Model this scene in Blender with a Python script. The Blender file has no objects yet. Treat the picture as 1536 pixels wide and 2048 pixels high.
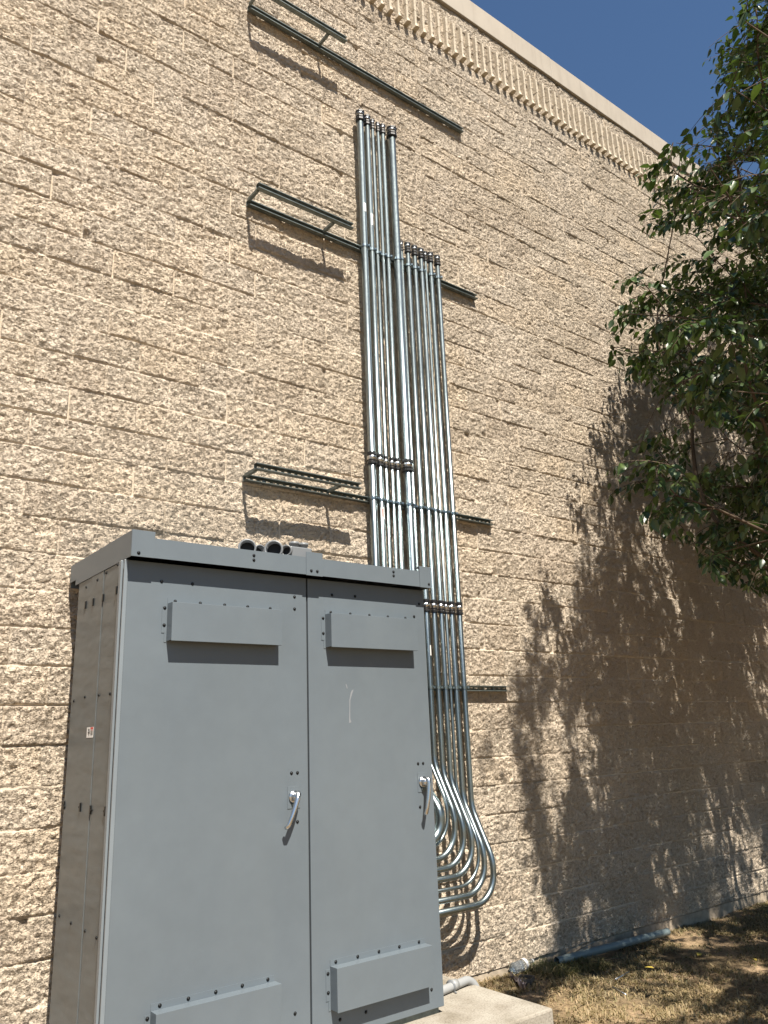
import bpy, bmesh, math, random
import numpy as np
from mathutils import Vector, Matrix
random.seed(7); rng = np.random.default_rng(7)
S = bpy.context.scene
C = S.collection

# ------------------------------------------------------------------ camera
F, YAW, PIT, ROLL, CD, CH = 1584.89, .667507, .277320, -.0386918, 4.49652, 1.59745
fw = Vector((math.sin(YAW)*math.cos(PIT), math.cos(YAW)*math.cos(PIT), math.sin(PIT)))
rt = fw.cross(Vector((0, 0, 1))).normalized(); upv = rt.cross(fw)
r2 = rt*math.cos(ROLL) + upv*math.sin(ROLL); u2 = -rt*math.sin(ROLL) + upv*math.cos(ROLL)
cam = bpy.data.cameras.new('camera'); co = bpy.data.objects.new('camera', cam); C.objects.link(co)
cam.sensor_fit = 'VERTICAL'; cam.sensor_height = 36; cam.sensor_width = 27
cam.lens = F/2048*36; cam.clip_start = .05; cam.clip_end = 1000
M = Matrix.Identity(4)
for i in range(3):
    M[i][0] = r2[i]; M[i][1] = u2[i]; M[i][2] = -fw[i]; M[i][3] = (0, -CD, CH)[i]
co.matrix_world = M
S.camera = co

# ------------------------------------------------------------------ world, sun, exposure
SUN = Vector((-.23, -1, 1.58)).normalized()
W = bpy.data.worlds.new('World'); S.world = W; W.use_nodes = True
nt = W.node_tree; bg = nt.nodes['Background']
sky = nt.nodes.new('ShaderNodeTexSky'); sky.sky_type = 'NISHITA'; sky.sun_disc = False
sky.sun_elevation = math.asin(SUN.z); sky.sun_rotation = math.atan2(SUN.x, SUN.y)
sky.altitude = 1200; sky.air_density = 1.6; sky.dust_density = .05; sky.ozone_density = 8
bg.inputs[1].default_value = .045
nt.links.new(sky.outputs[0], bg.inputs[0])
sl = bpy.data.lights.new('sun', 'SUN'); sl.energy = 5; sl.angle = math.radians(.53); sl.color = (1, .93, .82)
so = bpy.data.objects.new('sun', sl); C.objects.link(so); so.rotation_euler = SUN.to_track_quat('Z', 'Y').to_euler()
S.view_settings.view_transform = 'Standard'; S.view_settings.look = 'None'
S.view_settings.exposure = 1.15; S.view_settings.gamma = 1

# ------------------------------------------------------------------ helpers
def tag(o, label=None, cat=None, group=None, kind=None):
    if label: o['label'] = label
    if cat: o['category'] = cat
    if group: o['group'] = group
    if kind: o['kind'] = kind
    return o
def empty(name, loc=(0, 0, 0), label=None, cat=None, group=None):
    o = bpy.data.objects.new(name, None); C.objects.link(o); o.location = loc; o.empty_display_size = .1
    o['_o'] = 1; del o['_o']
    return tag(o, label, cat, group)
def link(name, me, mats, parent=None, smooth=False):
    o = bpy.data.objects.new(name, me); C.objects.link(o)
    for m in (mats if isinstance(mats, (list, tuple)) else [mats]): me.materials.append(m)
    if smooth: me.shade_smooth()
    if parent:
        o.parent = parent
        o.matrix_parent_inverse = Matrix.Translation(-wloc(parent))
    return o
def wloc(o):
    v = Vector(o.location)
    return v
def bmo(name, bm, mats, parent=None, smooth=False):
    me = bpy.data.meshes.new(name); bm.normal_update(); bm.to_mesh(me); bm.free()
    return link(name, me, mats, parent, smooth)
def box(bm, x0, x1, y0, y1, z0, z1, bev=0, mat=0):
    r = bmesh.ops.create_cube(bm, size=1)
    vs = r['verts']
    for v in vs: v.co = Vector(((x0+x1)/2+v.co.x*(x1-x0), (y0+y1)/2+v.co.y*(y1-y0), (z0+z1)/2+v.co.z*(z1-z0)))
    fs = {f for v in vs for f in v.link_faces}
    for f in fs: f.material_index = mat
    if bev:
        es = {e for v in vs for e in v.link_edges}
        rr = bmesh.ops.bevel(bm, geom=list(es), offset=bev, segments=2, affect='EDGES', profile=.5)
        for f in rr['faces']: f.material_index = mat
def frame(t):
    t = t.normalized(); a = Vector((0, 0, 1)) if abs(t.z) < .9 else Vector((0, 1, 0))
    n = t.cross(a).normalized(); return n, t.cross(n)
def tube(bm, pts, rad, seg=12, mat=0, cap=True, smooth=True, hollow=0):
    """sweep a circle along pts; rad a number or a list"""
    pts = [Vector(p) for p in pts]; n = len(pts)
    rads = rad if isinstance(rad, (list, tuple)) else [rad]*n
    rings = []; N = None
    for i, p in enumerate(pts):
        t = (pts[min(i+1, n-1)]-pts[max(i-1, 0)])
        t.normalize()
        if N is None: N, _ = frame(t)
        N = (N - t*N.dot(t)).normalized(); B = t.cross(N)
        rings.append([bm.verts.new(p+(N*math.cos(a)+B*math.sin(a))*rads[i]) for a in [2*math.pi*k/seg for k in range(seg)]])
    for i in range(n-1):
        for k in range(seg):
            f = bm.faces.new((rings[i][k], rings[i][(k+1) % seg], rings[i+1][(k+1) % seg], rings[i+1][k]))
            f.material_index = mat; f.smooth = smooth
    if cap:
        f = bm.faces.new(list(reversed(rings[0]))); f.material_index = mat
        f = bm.faces.new(rings[-1]); f.material_index = mat
def rounded(pts, r, n=8):
    """fillet a polyline's corners with radius list r (per inner corner)"""
    pts = [Vector(p) for p in pts]; out = [pts[0]]
    for i in range(1, len(pts)-1):
        a, b, c = pts[i-1], pts[i], pts[i+1]
        d1 = (a-b).normalized(); d2 = (c-b).normalized()
        ang = d1.angle(d2); R = r[i-1] if isinstance(r, (list, tuple)) else r
        t = R/math.tan(ang/2); cen = b+(d1+d2).normalized()*(R/math.sin(ang/2))
        p0 = b+d1*t; p1 = b+d2*t
        v0 = p0-cen; v1 = p1-cen; tot = v0.angle(v1); ax = v0.cross(v1).normalized()
        for k in range(n+1): out.append(cen+Matrix.Rotation(tot*k/n, 3, ax) @ v0)
    out.append(pts[-1]); return out
def prj(P):
    d = Vector(P)-Vector((0, -CD, CH)); z = d.dot(fw)
    if z < .1: return None
    return 768+F*d.dot(r2)/z, 1024-F*d.dot(u2)/z

# ------------------------------------------------------------------ materials
def mat(name, col, rough=.6, metal=0, spec=.5, **kw):
    m = bpy.data.materials.new(name); m.use_nodes = True
    b = m.node_tree.nodes['Principled BSDF']
    b.inputs['Base Color'].default_value = (*col, 1); b.inputs['Roughness'].default_value = rough
    b.inputs['Metallic'].default_value = metal; b.inputs['Specular IOR Level'].default_value = spec
    for k, v in kw.items(): b.inputs[k].default_value = v
    return m, b
def nodes(m): return m.node_tree.nodes, m.node_tree.links
def noise(m, scale, detail=4, rough=.55, coord='Object', stretch=None):
    N, L = nodes(m)
    tc = N.new('ShaderNodeTexCoord'); n = N.new('ShaderNodeTexNoise')
    n.inputs['Scale'].default_value = scale; n.inputs['Detail'].default_value = detail; n.inputs['Roughness'].default_value = rough
    src = tc.outputs[coord]
    if stretch:
        mp = N.new('ShaderNodeMapping'); mp.inputs['Scale'].default_value = stretch; L.new(src, mp.inputs[0]); src = mp.outputs[0]
    L.new(src, n.inputs['Vector']); return n
def ramp(m, src, stops):
    N, L = nodes(m); r = N.new('ShaderNodeValToRGB'); e = r.color_ramp.elements
    while len(e) < len(stops): e.new(.5)
    for i, (p, c) in enumerate(stops):
        e[i].position = p; e[i].color = (*c, 1) if len(c) == 3 else c
    L.new(src, r.inputs[0]); return r
def bump(m, b, h, dist, strength=1, prev=None):
    N, L = nodes(m); bp = N.new('ShaderNodeBump'); bp.inputs['Distance'].default_value = dist; bp.inputs['Strength'].default_value = strength
    L.new(h, bp.inputs['Height'])
    if prev: L.new(prev.outputs[0], bp.inputs['Normal'])
    L.new(bp.outputs[0], b.inputs['Normal']); return bp
def mix(m, fac, a, b_, typ='MIX'):
    N, L = nodes(m); x = N.new('ShaderNodeMix'); x.data_type = 'RGBA'; x.blend_type = typ
    for s, v in ((x.inputs[0], fac), (x.inputs[6], a), (x.inputs[7], b_)):
        if hasattr(v, 'links'): L.new(v, s)
        elif isinstance(v, (int, float)): s.default_value = v
        else: s.default_value = (*v, 1)
    return x.outputs[2]

# split face block
M_BLOCK, b = mat('split_face_block', (.48, .4, .3), .93, spec=.2)
N, L = nodes(M_BLOCK)
att = N.new('ShaderNodeAttribute'); att.attribute_name = 'tint'
att2 = N.new('ShaderNodeAttribute'); att2.attribute_name = 'joint'
n1 = noise(M_BLOCK, 1.1, 3); n2 = noise(M_BLOCK, 95, 3, .6)
c0 = ramp(M_BLOCK, n1.outputs[0], [(.3, (.545, .462, .362)), (.7, (.60, .515, .418))]).outputs[0]
c1 = ramp(M_BLOCK, att.outputs['Fac'], [(0, (.86, .83, .80)), (.5, (1, 1, 1)), (1, (1.08, 1.03, .96))]).outputs[0]
c2 = mix(M_BLOCK, 1., c0, c1, 'MULTIPLY')
sp = ramp(M_BLOCK, n2.outputs[0], [(.30, (.62, .58, .54)), (.48, (1, 1, 1)), (.75, (1.1, 1.09, 1.06))]).outputs[0]  # random speckle; its dark end also paints mild shade of small pits
c3 = mix(M_BLOCK, .8, c2, sp, 'MULTIPLY')
c4 = mix(M_BLOCK, att2.outputs['Fac'], c3, (.53, .45, .352))
L.new(c4, b.inputs['Base Color'])
def vor_facet(m, scale, warp, stretch):
    N, L = nodes(m); tc = N.new('ShaderNodeTexCoord'); wn = noise(m, scale*.8, 3, .6)
    sc = N.new('ShaderNodeVectorMath'); sc.operation = 'MULTIPLY_ADD'; sc.inputs[1].default_value = (warp,)*3
    L.new(wn.outputs['Color'], sc.inputs[0]); L.new(tc.outputs['Object'], sc.inputs[2])
    mp = N.new('ShaderNodeMapping'); mp.inputs['Scale'].default_value = tuple(scale*q for q in stretch); L.new(sc.outputs[0], mp.inputs[0])
    v = N.new('ShaderNodeTexVoronoi'); v.inputs['Scale'].default_value = 1; L.new(mp.outputs[0], v.inputs['Vector'])
    d = N.new('ShaderNodeVectorMath'); d.operation = 'SUBTRACT'; L.new(mp.outputs[0], d.inputs[0]); L.new(v.outputs['Position'], d.inputs[1])
    c = N.new('ShaderNodeVectorMath'); c.operation = 'SUBTRACT'; L.new(v.outputs['Color'], c.inputs[0]); c.inputs[1].default_value = (.5, .5, .35)
    dt = N.new('ShaderNodeVectorMath'); dt.operation = 'DOT_PRODUCT'; L.new(d.outputs[0], dt.inputs[0]); L.new(c.outputs[0], dt.inputs[1])
    return dt.outputs['Value']
nb2 = noise(M_BLOCK, 150, 3, .65)
inv = N.new('ShaderNodeMath'); inv.operation = 'SUBTRACT'; inv.inputs[0].default_value = 1; L.new(att2.outputs['Fac'], inv.inputs[1]); inv.use_clamp = True
bp = bump(M_BLOCK, b, vor_facet(M_BLOCK, 48, .023, (1, 1, 1.7)), .0185, 1); L.new(inv.outputs[0], bp.inputs['Strength'])
bp = bump(M_BLOCK, b, vor_facet(M_BLOCK, 95, .012, (1, 1, 1.5)), .010, 1, bp); L.new(inv.outputs[0], bp.inputs['Strength'])
bump(M_BLOCK, b, nb2.outputs[0], .006, 1, bp)

M_RIB, b = mat('rib_block', (.50, .41, .28), .9, spec=.2)
n1 = noise(M_RIB, 60, 4); N, L = nodes(M_RIB)
L.new(ramp(M_RIB, n1.outputs[0], [(.3, (.38, .325, .245)), (.6, (.50, .43, .335))]).outputs[0], b.inputs['Base Color'])
bump(M_RIB, b, n1.outputs[0], .004)
M_COPING, b = mat('coping_metal', (.53, .465, .385), .6)
n1 = noise(M_COPING, 2.2, 3); N, L = nodes(M_COPING)
L.new(ramp(M_COPING, n1.outputs[0], [(.3, (.335, .29, .232)), (.7, (.365, .318, .256))]).outputs[0], b.inputs['Base Color'])
n7 = noise(M_COPING, 5, 5, .65, stretch=(2.5, 1, .3)); L.new(mix(M_COPING, .7, ramp(M_COPING, n1.outputs[0], [(.3, (.335, .29, .232)), (.7, (.365, .318, .256))]).outputs[0], ramp(M_COPING, n7.outputs[0], [(.3, (.84, .82, .8)), (.5, (1, 1, 1)), (.75, (1.06, 1.06, 1.05))]).outputs[0], 'MULTIPLY'), b.inputs['Base Color'])
bump(M_COPING, b, n1.outputs[0], .006)

M_PLINTH, b = mat('foundation_concrete', (.36, .30, .23), .92, spec=.2)
n1 = noise(M_PLINTH, 14, 5); N, L = nodes(M_PLINTH)
L.new(ramp(M_PLINTH, n1.outputs[0], [(.3, (.24, .20, .15)), (.7, (.42, .35, .27))]).outputs[0], b.inputs['Base Color'])
bump(M_PLINTH, b, n1.outputs[0], .008)

M_PAD, b = mat('pad_concrete', (.42, .39, .34), .88, spec=.3)
n1 = noise(M_PAD, 5, 5, .6); n2 = noise(M_PAD, 90, 3); N, L = nodes(M_PAD)
cc = ramp(M_PAD, n1.outputs[0], [(.3, (.22, .195, .155)), (.5, (.29, .262, .218)), (.7, (.335, .31, .262))]).outputs[0]
cc2 = ramp(M_PAD, n2.outputs[0], [(.36, (.66, .64, .62)), (.5, (1, 1, 1))]).outputs[0]
n5 = noise(M_PAD, 2.3, 6, .7); cc = mix(M_PAD, .8, cc, ramp(M_PAD, n5.outputs[0], [(.36, (.74, .70, .64)), (.5, (1, 1, 1))]).outputs[0], 'MULTIPLY')
L.new(mix(M_PAD, .8, cc, cc2, 'MULTIPLY'), b.inputs['Base Color'])
bump(M_PAD, b, n2.outputs[0], .003)

def paint(name, col, rough, wav=0):
    m, b = mat(name, col, rough, spec=.5)
    n1 = noise(m, 1.4, 3); N, L = nodes(m)
    c = ramp(m, n1.outputs[0], [(.3, tuple(v*.96 for v in col)), (.7, tuple(v*1.05 for v in col))]).outputs[0]
    n3 = noise(m, 9, 5, .65)
    n6 = noise(m, 1.6, 5, .6, stretch=(2.2, 1, .35)); c = mix(m, .6, c, ramp(m, n6.outputs[0], [(.35, (.95, .955, .97)), (.6, (1.02, 1.01, 1)), (.8, (1.06, 1.04, 1.01))]).outputs[0], 'MULTIPLY')
    c = mix(m, .35, c, ramp(m, n3.outputs[0], [(.35, (.9, .9, .9)), (.55, (1, 1, 1)), (.72, (1.08, 1.08, 1.07))]).outputs[0], 'MULTIPLY')
    L.new(c, b.inputs['Base Color'])
    n2 = noise(m, 260, 2)
    bp = bump(m, b, n2.outputs[0], .0006, .35)
    if wav:
        n4 = noise(m, 3.0, 2, stretch=(1, 1, 3)); bump(m, b, n4.outputs[0], wav, 1, bp)
    return m
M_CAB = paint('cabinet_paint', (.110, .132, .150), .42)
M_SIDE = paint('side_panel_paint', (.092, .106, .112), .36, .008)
M_EDGE = paint('edge_paint', (.165, .19, .21), .35)
M_DARK, _ = mat('gap_shade', (.012, .013, .015), .8)  # near-black, painted in for the shade inside gaps and openings
M_SCREW, _ = mat('black_screw', (.012, .013, .014), .35, metal=.6)
M_CHROME, b = mat('chrome', (.62, .63, .64), .27, metal=1)
M_GALV, b = mat('galvanised_tube', (.6, .66, .68), .45, metal=1)
n1 = noise(M_GALV, 12, 4, stretch=(1, 1, .25)); N, L = nodes(M_GALV)
L.new(ramp(M_GALV, n1.outputs[0], [(.3, (.255, .30, .312)), (.7, (.32, .375, .388))]).outputs[0], b.inputs['Base Color'])
n8 = noise(M_GALV, 70, 5, .7); L.new(mix(M_GALV, .8, ramp(M_GALV, n1.outputs[0], [(.3, (.255, .30, .312)), (.7, (.32, .375, .388))]).outputs[0], ramp(M_GALV, n8.outputs[0], [(.35, (.8, .8, .8)), (.5, (1, 1, 1)), (.7, (1.12, 1.12, 1.12))]).outputs[0], 'MULTIPLY'), b.inputs['Base Color'])
L.new(ramp(M_GALV, n8.outputs[0], [(.3, (.40,)*3), (.7, (.27,)*3)]).outputs[0], b.inputs['Roughness'])
M_CONN, _ = mat('dull_connector_steel', (.22, .23, .24), .35, metal=.9)
M_STRUT, b = mat('strut_steel', (.2, .22, .21), .5, metal=.7)
n1 = noise(M_STRUT, 20, 4); N, L = nodes(M_STRUT)
L.new(ramp(M_STRUT, n1.outputs[0], [(.3, (.11, .13, .125)), (.7, (.19, .215, .205))]).outputs[0], b.inputs['Base Color'])
M_RUBBER, _ = mat('black_gland', (.01, .01, .011), .4)
M_PVC, b = mat('grey_pvc', (.16, .17, .18), .4)
M_PVCW, b = mat('pale_grey_pvc', (.26, .265, .265), .4)
M_WHITE, _ = mat('white_sticker', (.75, .74, .72), .5)
M_RED, _ = mat('red_print', (.55, .06, .05), .5)
M_BLACKP, _ = mat('black_print', (.02, .02, .02), .5)
M_BARK, b = mat('bark', (.09, .065, .045), .9, spec=.2)
n1 = noise(M_BARK, 25, 5, stretch=(1, 1, .3)); bump(M_BARK, b, n1.outputs[0], .01)
M_DIRT, b = mat('dry_dirt_and_thatch', (.3, .22, .14), .95, spec=.1)
n1 = noise(M_DIRT, 1.6, 5, .6); n2 = noise(M_DIRT, 45, 5, .65); n3 = noise(M_DIRT, 7, 4); N, L = nodes(M_DIRT)
d0 = ramp(M_DIRT, n1.outputs[0], [(.38, (.13, .10, .06)), (.5, (.24, .175, .105)), (.65, (.31, .225, .145))]).outputs[0]
d1 = ramp(M_DIRT, n2.outputs[0], [(.3, (.45, .42, .38)), (.52, (1, 1, 1)), (.72, (1.3, 1.25, 1.15))]).outputs[0]
L.new(mix(M_DIRT, 1., d0, d1, 'MULTIPLY'), b.inputs['Base Color'])
bp = bump(M_DIRT, b, n3.outputs[0], .03); bump(M_DIRT, b, n2.outputs[0], .012, 1, bp)
M_ROOF, _ = mat('roof_membrane', (.5, .48, .45), .8)

def leafmat(name, c1, c2, trans, rough=.34):
    m = bpy.data.materials.new(name); m.use_nodes = True; N, L = nodes(m)
    b = N['Principled BSDF']; out = N['Material Output']
    at = N.new('ShaderNodeAttribute'); at.attribute_name = 'tint'
    r = ramp(m, at.outputs['Fac'], [(0, c1), (1, c2)])
    L.new(r.outputs[0], b.inputs['Base Color']); b.inputs['Roughness'].default_value = rough
    tr = N.new('ShaderNodeBsdfTranslucent'); L.new(mix(m, 1., r.outputs[0], (1.5, 1.7, .7), 'MULTIPLY'), tr.inputs[0])
    mx = N.new('ShaderNodeMixShader'); mx.inputs[0].default_value = trans
    L.new(b.outputs[0], mx.inputs[1]); L.new(tr.outputs[0], mx.inputs[2]); L.new(mx.outputs[0], out.inputs[0])
    return m
M_LEAF = leafmat('tree_leaf', (.020, .040, .012), (.085, .13, .035), .17)
M_GRASS = leafmat('grass_blade', (.052, .074, .02), (.31, .225, .125), .15, .65)
M_YEL, _ = mat('yellow_leaf', (.45, .34, .06), .6)

# ------------------------------------------------------------------ noise on arrays
def vnoise(x, y, seed):
    r = np.random.default_rng(seed).random((256, 256)).astype(np.float32)
    xi = np.floor(x).astype(int); yi = np.floor(y).astype(int)
    fx = x-xi; fy = y-yi; fx = fx*fx*(3-2*fx); fy = fy*fy*(3-2*fy)
    a = r[yi % 256, xi % 256]; b_ = r[yi % 256, (xi+1) % 256]; c = r[(yi+1) % 256, xi % 256]; d = r[(yi+1) % 256, (xi+1) % 256]
    return (a*(1-fx)+b_*fx)*(1-fy)+(c*(1-fx)+d*fx)*fy
def grid_mesh(name, P, nx, nz, attrs=None):
    me = bpy.data.meshes.new(name)
    me.vertices.add(nx*nz); me.vertices.foreach_set('co', P.reshape(-1).astype(np.float32))
    i = np.arange(nz-1)[:, None]*nx+np.arange(nx-1)[None, :]
    q = np.stack([i, i+1, i+1+nx, i+nx], -1).reshape(-1, 4); nq = len(q)
    me.loops.add(nq*4); me.loops.foreach_set('vertex_index', q.reshape(-1).astype(np.int32))
    me.polygons.add(nq); me.polygons.foreach_set('loop_start', (np.arange(nq)*4).astype(np.int32))
    for k, v in (attrs or {}).items():
        a = me.attributes.new(k, 'FLOAT', 'POINT'); a.data.foreach_set('value', v.reshape(-1).astype(np.float32))
    me.update(); me.validate(); return me

def facet(x, y, seed, tilt=1.):
    """chipped facets: every jittered cell is a tilted plane"""
    r = np.random.default_rng(seed).random((5, 256, 256)).astype(np.float32)
    xi = np.floor(x).astype(int); yi = np.floor(y).astype(int); best = np.full(x.shape, 9., np.float32); out = np.zeros(x.shape, np.float32)
    for i in (-1, 0, 1):
        for j in (-1, 0, 1):
            a = (xi+i) % 256; b_ = (yi+j) % 256
            dx_ = x-(xi+i+r[0, b_, a]); dy_ = y-(yi+j+r[1, b_, a]); d = dx_*dx_+dy_*dy_
            h = (r[2, b_, a]-.5)*2*dx_*tilt+((r[3, b_, a]-.5)*2)*dy_*tilt+(r[4, b_, a]-.5)
            m = d < best; best = np.where(m, d, best); out = np.where(m, h, out)
    return out
# ------------------------------------------------------------------ ground
def gz(x, y):
    s = np.clip((np.asarray(x, float)-4.3)/1.6, 0, 1)
    return -.05-.05*s*s*(3-2*s)
def cells(a, b_, n): return list(np.linspace(a, b_, n, endpoint=False))
gx = np.array([-300, -120, -50, -20, -8]+cells(-3, 3, 30)+cells(3, 9, 300)+cells(9, 14, 60)+[14, 20, 30, 60, 120, 300.])
gy = np.array([-300, -120, -50, -20, -10]+cells(-6, -3, 30)+cells(-3, .1, 160)+[.1, 1, 5, 20, 60, 150, 300.])
X, Y = np.meshgrid(gx, gy)
Z = gz(X, Y)+(vnoise(X*3, Y*3, 1)-.5)*.03+(vnoise(X*11, Y*11, 2)-.5)*.018+(vnoise(X*31, Y*31, 3)-.5)*.008
g = link('ground', grid_mesh('ground', np.stack([X, Y, Z], -1), len(gx), len(gy)), M_DIRT, smooth=True); tag(g, kind='structure')

# ------------------------------------------------------------------ building
H = .2032
bld = empty('building', (4.5, .2, 0), 'tan split face block building with a ribbed band and smooth coping under the sky', 'building')
XCJ = 4.13
def xline(a, b_, sub, off):
    """columns between a and b_, with tight samples round each half block boundary"""
    out = []; k0 = int(math.floor((a-off)/H)); k1 = int(math.ceil((b_-off)/H))
    for k in range(k0, k1+1):
        j = off+k*H
        out += [j-.0072, j-.0042, j+.0042, j+.0072]+[j+.0072+(H-.0144)*t/(sub-3) for t in range(1, sub-3)]
    return [v for v in out if a <= v < b_]
OFF_R = .0346
xs = xline(-6, .7, 7, 0)+xline(.7, XCJ-.009, 23, 0)+[XCJ-.008, XCJ-.005, XCJ+.005, XCJ+.008]+xline(XCJ+.009, 7.2, 21, OFF_R)+xline(7.2, 13, 12, OFF_R)+xline(13, 22, 6, OFF_R)
zs = []
for k in range(43):
    zs += [k*H+.004, k*H+.0075]+[k*H+.0075+(H-.015)*t/18 for t in range(1, 18)]+[(k+1)*H-.0075, (k+1)*H-.004]
zs = np.array([0]+zs); xs = np.array(xs)
X, Zg = np.meshgrid(xs, zs)
row = np.floor(Zg/H).astype(int); off = np.where(X < XCJ, 0., OFF_R)
bx = (X-off)/(2*H)-np.where(row % 2 == 1, 0., .5); bi = np.floor(bx).astype(int); fxb = (bx-bi)*2*H; fzb = Zg-row*H
def h2(i, j, s):
    r = np.random.default_rng(s).random((64, 256)); return r[j % 64, i % 256]
iv = bi+np.where(X < XCJ, 0, 97)
pro = (h2(iv, row, 11)-.5)*.009; tx = (h2(iv, row, 12)-.5)*.03; tz = (h2(iv, row, 13)-.5)*.035
# vertical joints that show: only some of them are open, the others are buttered flush
dx = np.minimum(fxb, 2*H-fxb); dz = np.minimum(fzb, H-fzb); dcj = np.abs(X-XCJ)
left = np.where(fxb < H, bi, bi+1)
hj = h2(left+np.where(X < XCJ, 0, 97), row, 14)
jx = dx < .0058; jz = dz < .0058; jc = dcj < .0065
def ridg(x, y, s): return 1-np.abs(2*vnoise(x, y, s)-1)
wx = X+.012*(vnoise(X*22, Zg*22, 31)-.5); wz = Zg+.012*(vnoise(X*22, Zg*22, 32)-.5)
wx2 = X+.02*(vnoise(X*34, Zg*34, 33)-.5)+.01*(vnoise(X*80, Zg*80, 35)-.5); wz2 = Zg+.014*(vnoise(X*34, Zg*34, 34)-.5)
rough = (vnoise(wx*7+iv*3.7, wz*9, 21)-.5)*.010+facet(wx2*20+iv*1.3, wz2*34, 61)*.0058+facet(wx2*36, wz2*58, 62)*.0062
# flakes spalled off at some block corners
spall = np.clip(1-np.hypot(fxb-2*H*(h2(iv, row, 15) > .5), fzb-H*(h2(iv, row, 16) > .5))/.07, 0, 1)*(h2(iv, row, 17) > .82)
edge = np.clip(np.minimum(dx, dz)/.012, 0, 1)
face = .026+pro+tx*(fxb-H)+tz*(fzb-H/2)+rough*(.55+.45*edge)-.03*spall
jd = np.where(jz, face.copy()*0+.012+(h2(row*0+3, row, 18))*.006, 0)
D = face.copy()
D = np.where(jz, 0.0145+.0105*vnoise(X*2.3, Zg*0+np.round(Zg/H)*3.1, 41), D)
D = np.where(jx & ~jz, np.where(hj > .75, .014, .0215), D)
D = np.where(jc, -.004, D)
D = np.maximum(D, -.004)
D[-1, :] = .02; D[0, :] = .012
joint = np.where(jz, .8*np.clip(vnoise(X*1.7+9, np.round(Zg/H)*5.3+0*X, 44)*2.2-.5, .25, 1), np.where(jx, np.where(hj > .75, .9, .35), 0.)); joint = np.where(jc, 1., joint)
tint = h2(iv, row, 19)*.6+.2+.3*(vnoise(X*3, Zg*3, 42)-.5)
wall = link('block_wall', grid_mesh('block_wall', np.stack([X, -D+.02, Zg], -1), len(xs), len(zs), {'tint': tint, 'joint': joint}), M_BLOCK, bld, smooth=True)
wall['label'] = 'rough split face block wall in running bond with a vertical control joint'
bm = bmesh.new(); box(bm, -6, 22, .021, 14, -.4, 8.735); bmo('building_core', bm, M_RIB, bld)
bm = bmesh.new(); box(bm, -6, 22, .004, .02, -.5, -.001); o = bmo('foundation_strip', bm, M_PLINTH, bld)
# ribs of the fluted band
RZ0, RZ1 = 40*H+.030, 42*H+.028
def rib_bm(bm, x, seed):
    r = random.Random(seed); w = .0145; y = -.038-r.random()*.005
    zt = RZ1+r.random()*.01; zb = RZ0-r.random()*.01; zm = (RZ0+RZ1)/2
    for (a, c) in ((zb, zm-.003), (zm+.003, zt)):
        vs = []
        for (z, dy) in ((a, .0), (a+.012, -.0), ((a+c)/2+r.uniform(-.03, .03), r.uniform(-.004, .004)), (c-(.03 if c == zt else .0), 0), (c, .022 if c == zt else 0)):
            ww = w+r.uniform(-.002, .002)
            vs.append([bm.verts.new((x+sx*ww*k, yy+dy*(yy < -.02), z)) for sx, k, yy in ((-1, 1.15, 0.0), (-1, .85, y), (1, .85, y), (1, 1.15, 0.0))])
        for i in range(len(vs)-1):
            for k in range(3): bm.faces.new((vs[i][k], vs[i][k+1], vs[i+1][k+1], vs[i+1][k]))
        bm.faces.new(vs[0][::-1]); bm.faces.new(vs[-1])
    fy = y-.026-r.random()*.008; fz = zb-.006; lo = [bm.verts.new((x+a*(1+r.uniform(-.1, .1)), b_, fz-.012+c)) for a, b_, c in ((-.026, 0, 0), (-.023, fy+.010, .003), (0, fy, .0), (.023, fy+.010, .003), (.026, 0, 0))]
    hi = [bm.verts.new((x+a, b_, fz+c)) for a, b_, c in ((-.022, 0, .02), (-.018, y-.006, .034), (0, y-.010, .046), (.018, y-.006, .034), (.022, 0, .02))]
    for k in range(4): bm.faces.new((lo[k], lo[k+1], hi[k+1], hi[k]))
    bm.faces.new(lo[::-1]); bm.faces.new(hi)
RS = .1033
rib_meshes = []
for s in range(6):
    bm = bmesh.new(); rib_bm(bm, 0, s); me = bpy.data.meshes.new('rib'); bmesh.ops.recalc_face_normals(bm, faces=bm.faces); bm.to_mesh(me); bm.free(); me.materials.append(M_RIB); rib_meshes.append(me)
for i in range(94):
    o = bpy.data.objects.new('rib', rib_meshes[(i*5+i//7) % 6]); C.objects.link(o); o.parent = bld
    o.location = (3.4115+i*RS-4.5, -.2, 0)
bm = bmesh.new()
for i in list(range(-50, 0))+list(range(94, 178)): rib_bm(bm, 3.4115+i*RS, i)
bmesh.ops.recalc_face_normals(bm, faces=bm.faces)
o = bmo('rib', bm, M_RIB, bld); o['kind'] = 'stuff'
# coping: smooth metal fascia with laps
bm = bmesh.new(); x = -6.; k = 0
r_ = random.Random(3)
while x < 22:
    x1 = min(x+3.05, 22.); e = .002*(k % 2)
    box(bm, x, x1-.004, -.034-e, .5, 8.742, 9.02+e, .005); x = x1; k += 1
bmo('coping', bm, M_COPING, bld)
bm = bmesh.new(); box(bm, -6, 22, .5, 14, 8.74, 8.8); bmo('roof', bm, M_ROOF, bld)

# ------------------------------------------------------------------ concrete pad
PZ = .19
bm = bmesh.new(); box(bm, .95, 3.572, -1.247, -.14, -.3, PZ, .012)
bmesh.ops.subdivide_edges(bm, edges=bm.edges[:], cuts=3, use_grid_fill=True)
pad = bmo('concrete_pad', bm, M_PAD)
tag(pad, 'pale concrete equipment pad under the grey cabinet', 'concrete pad')

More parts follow.
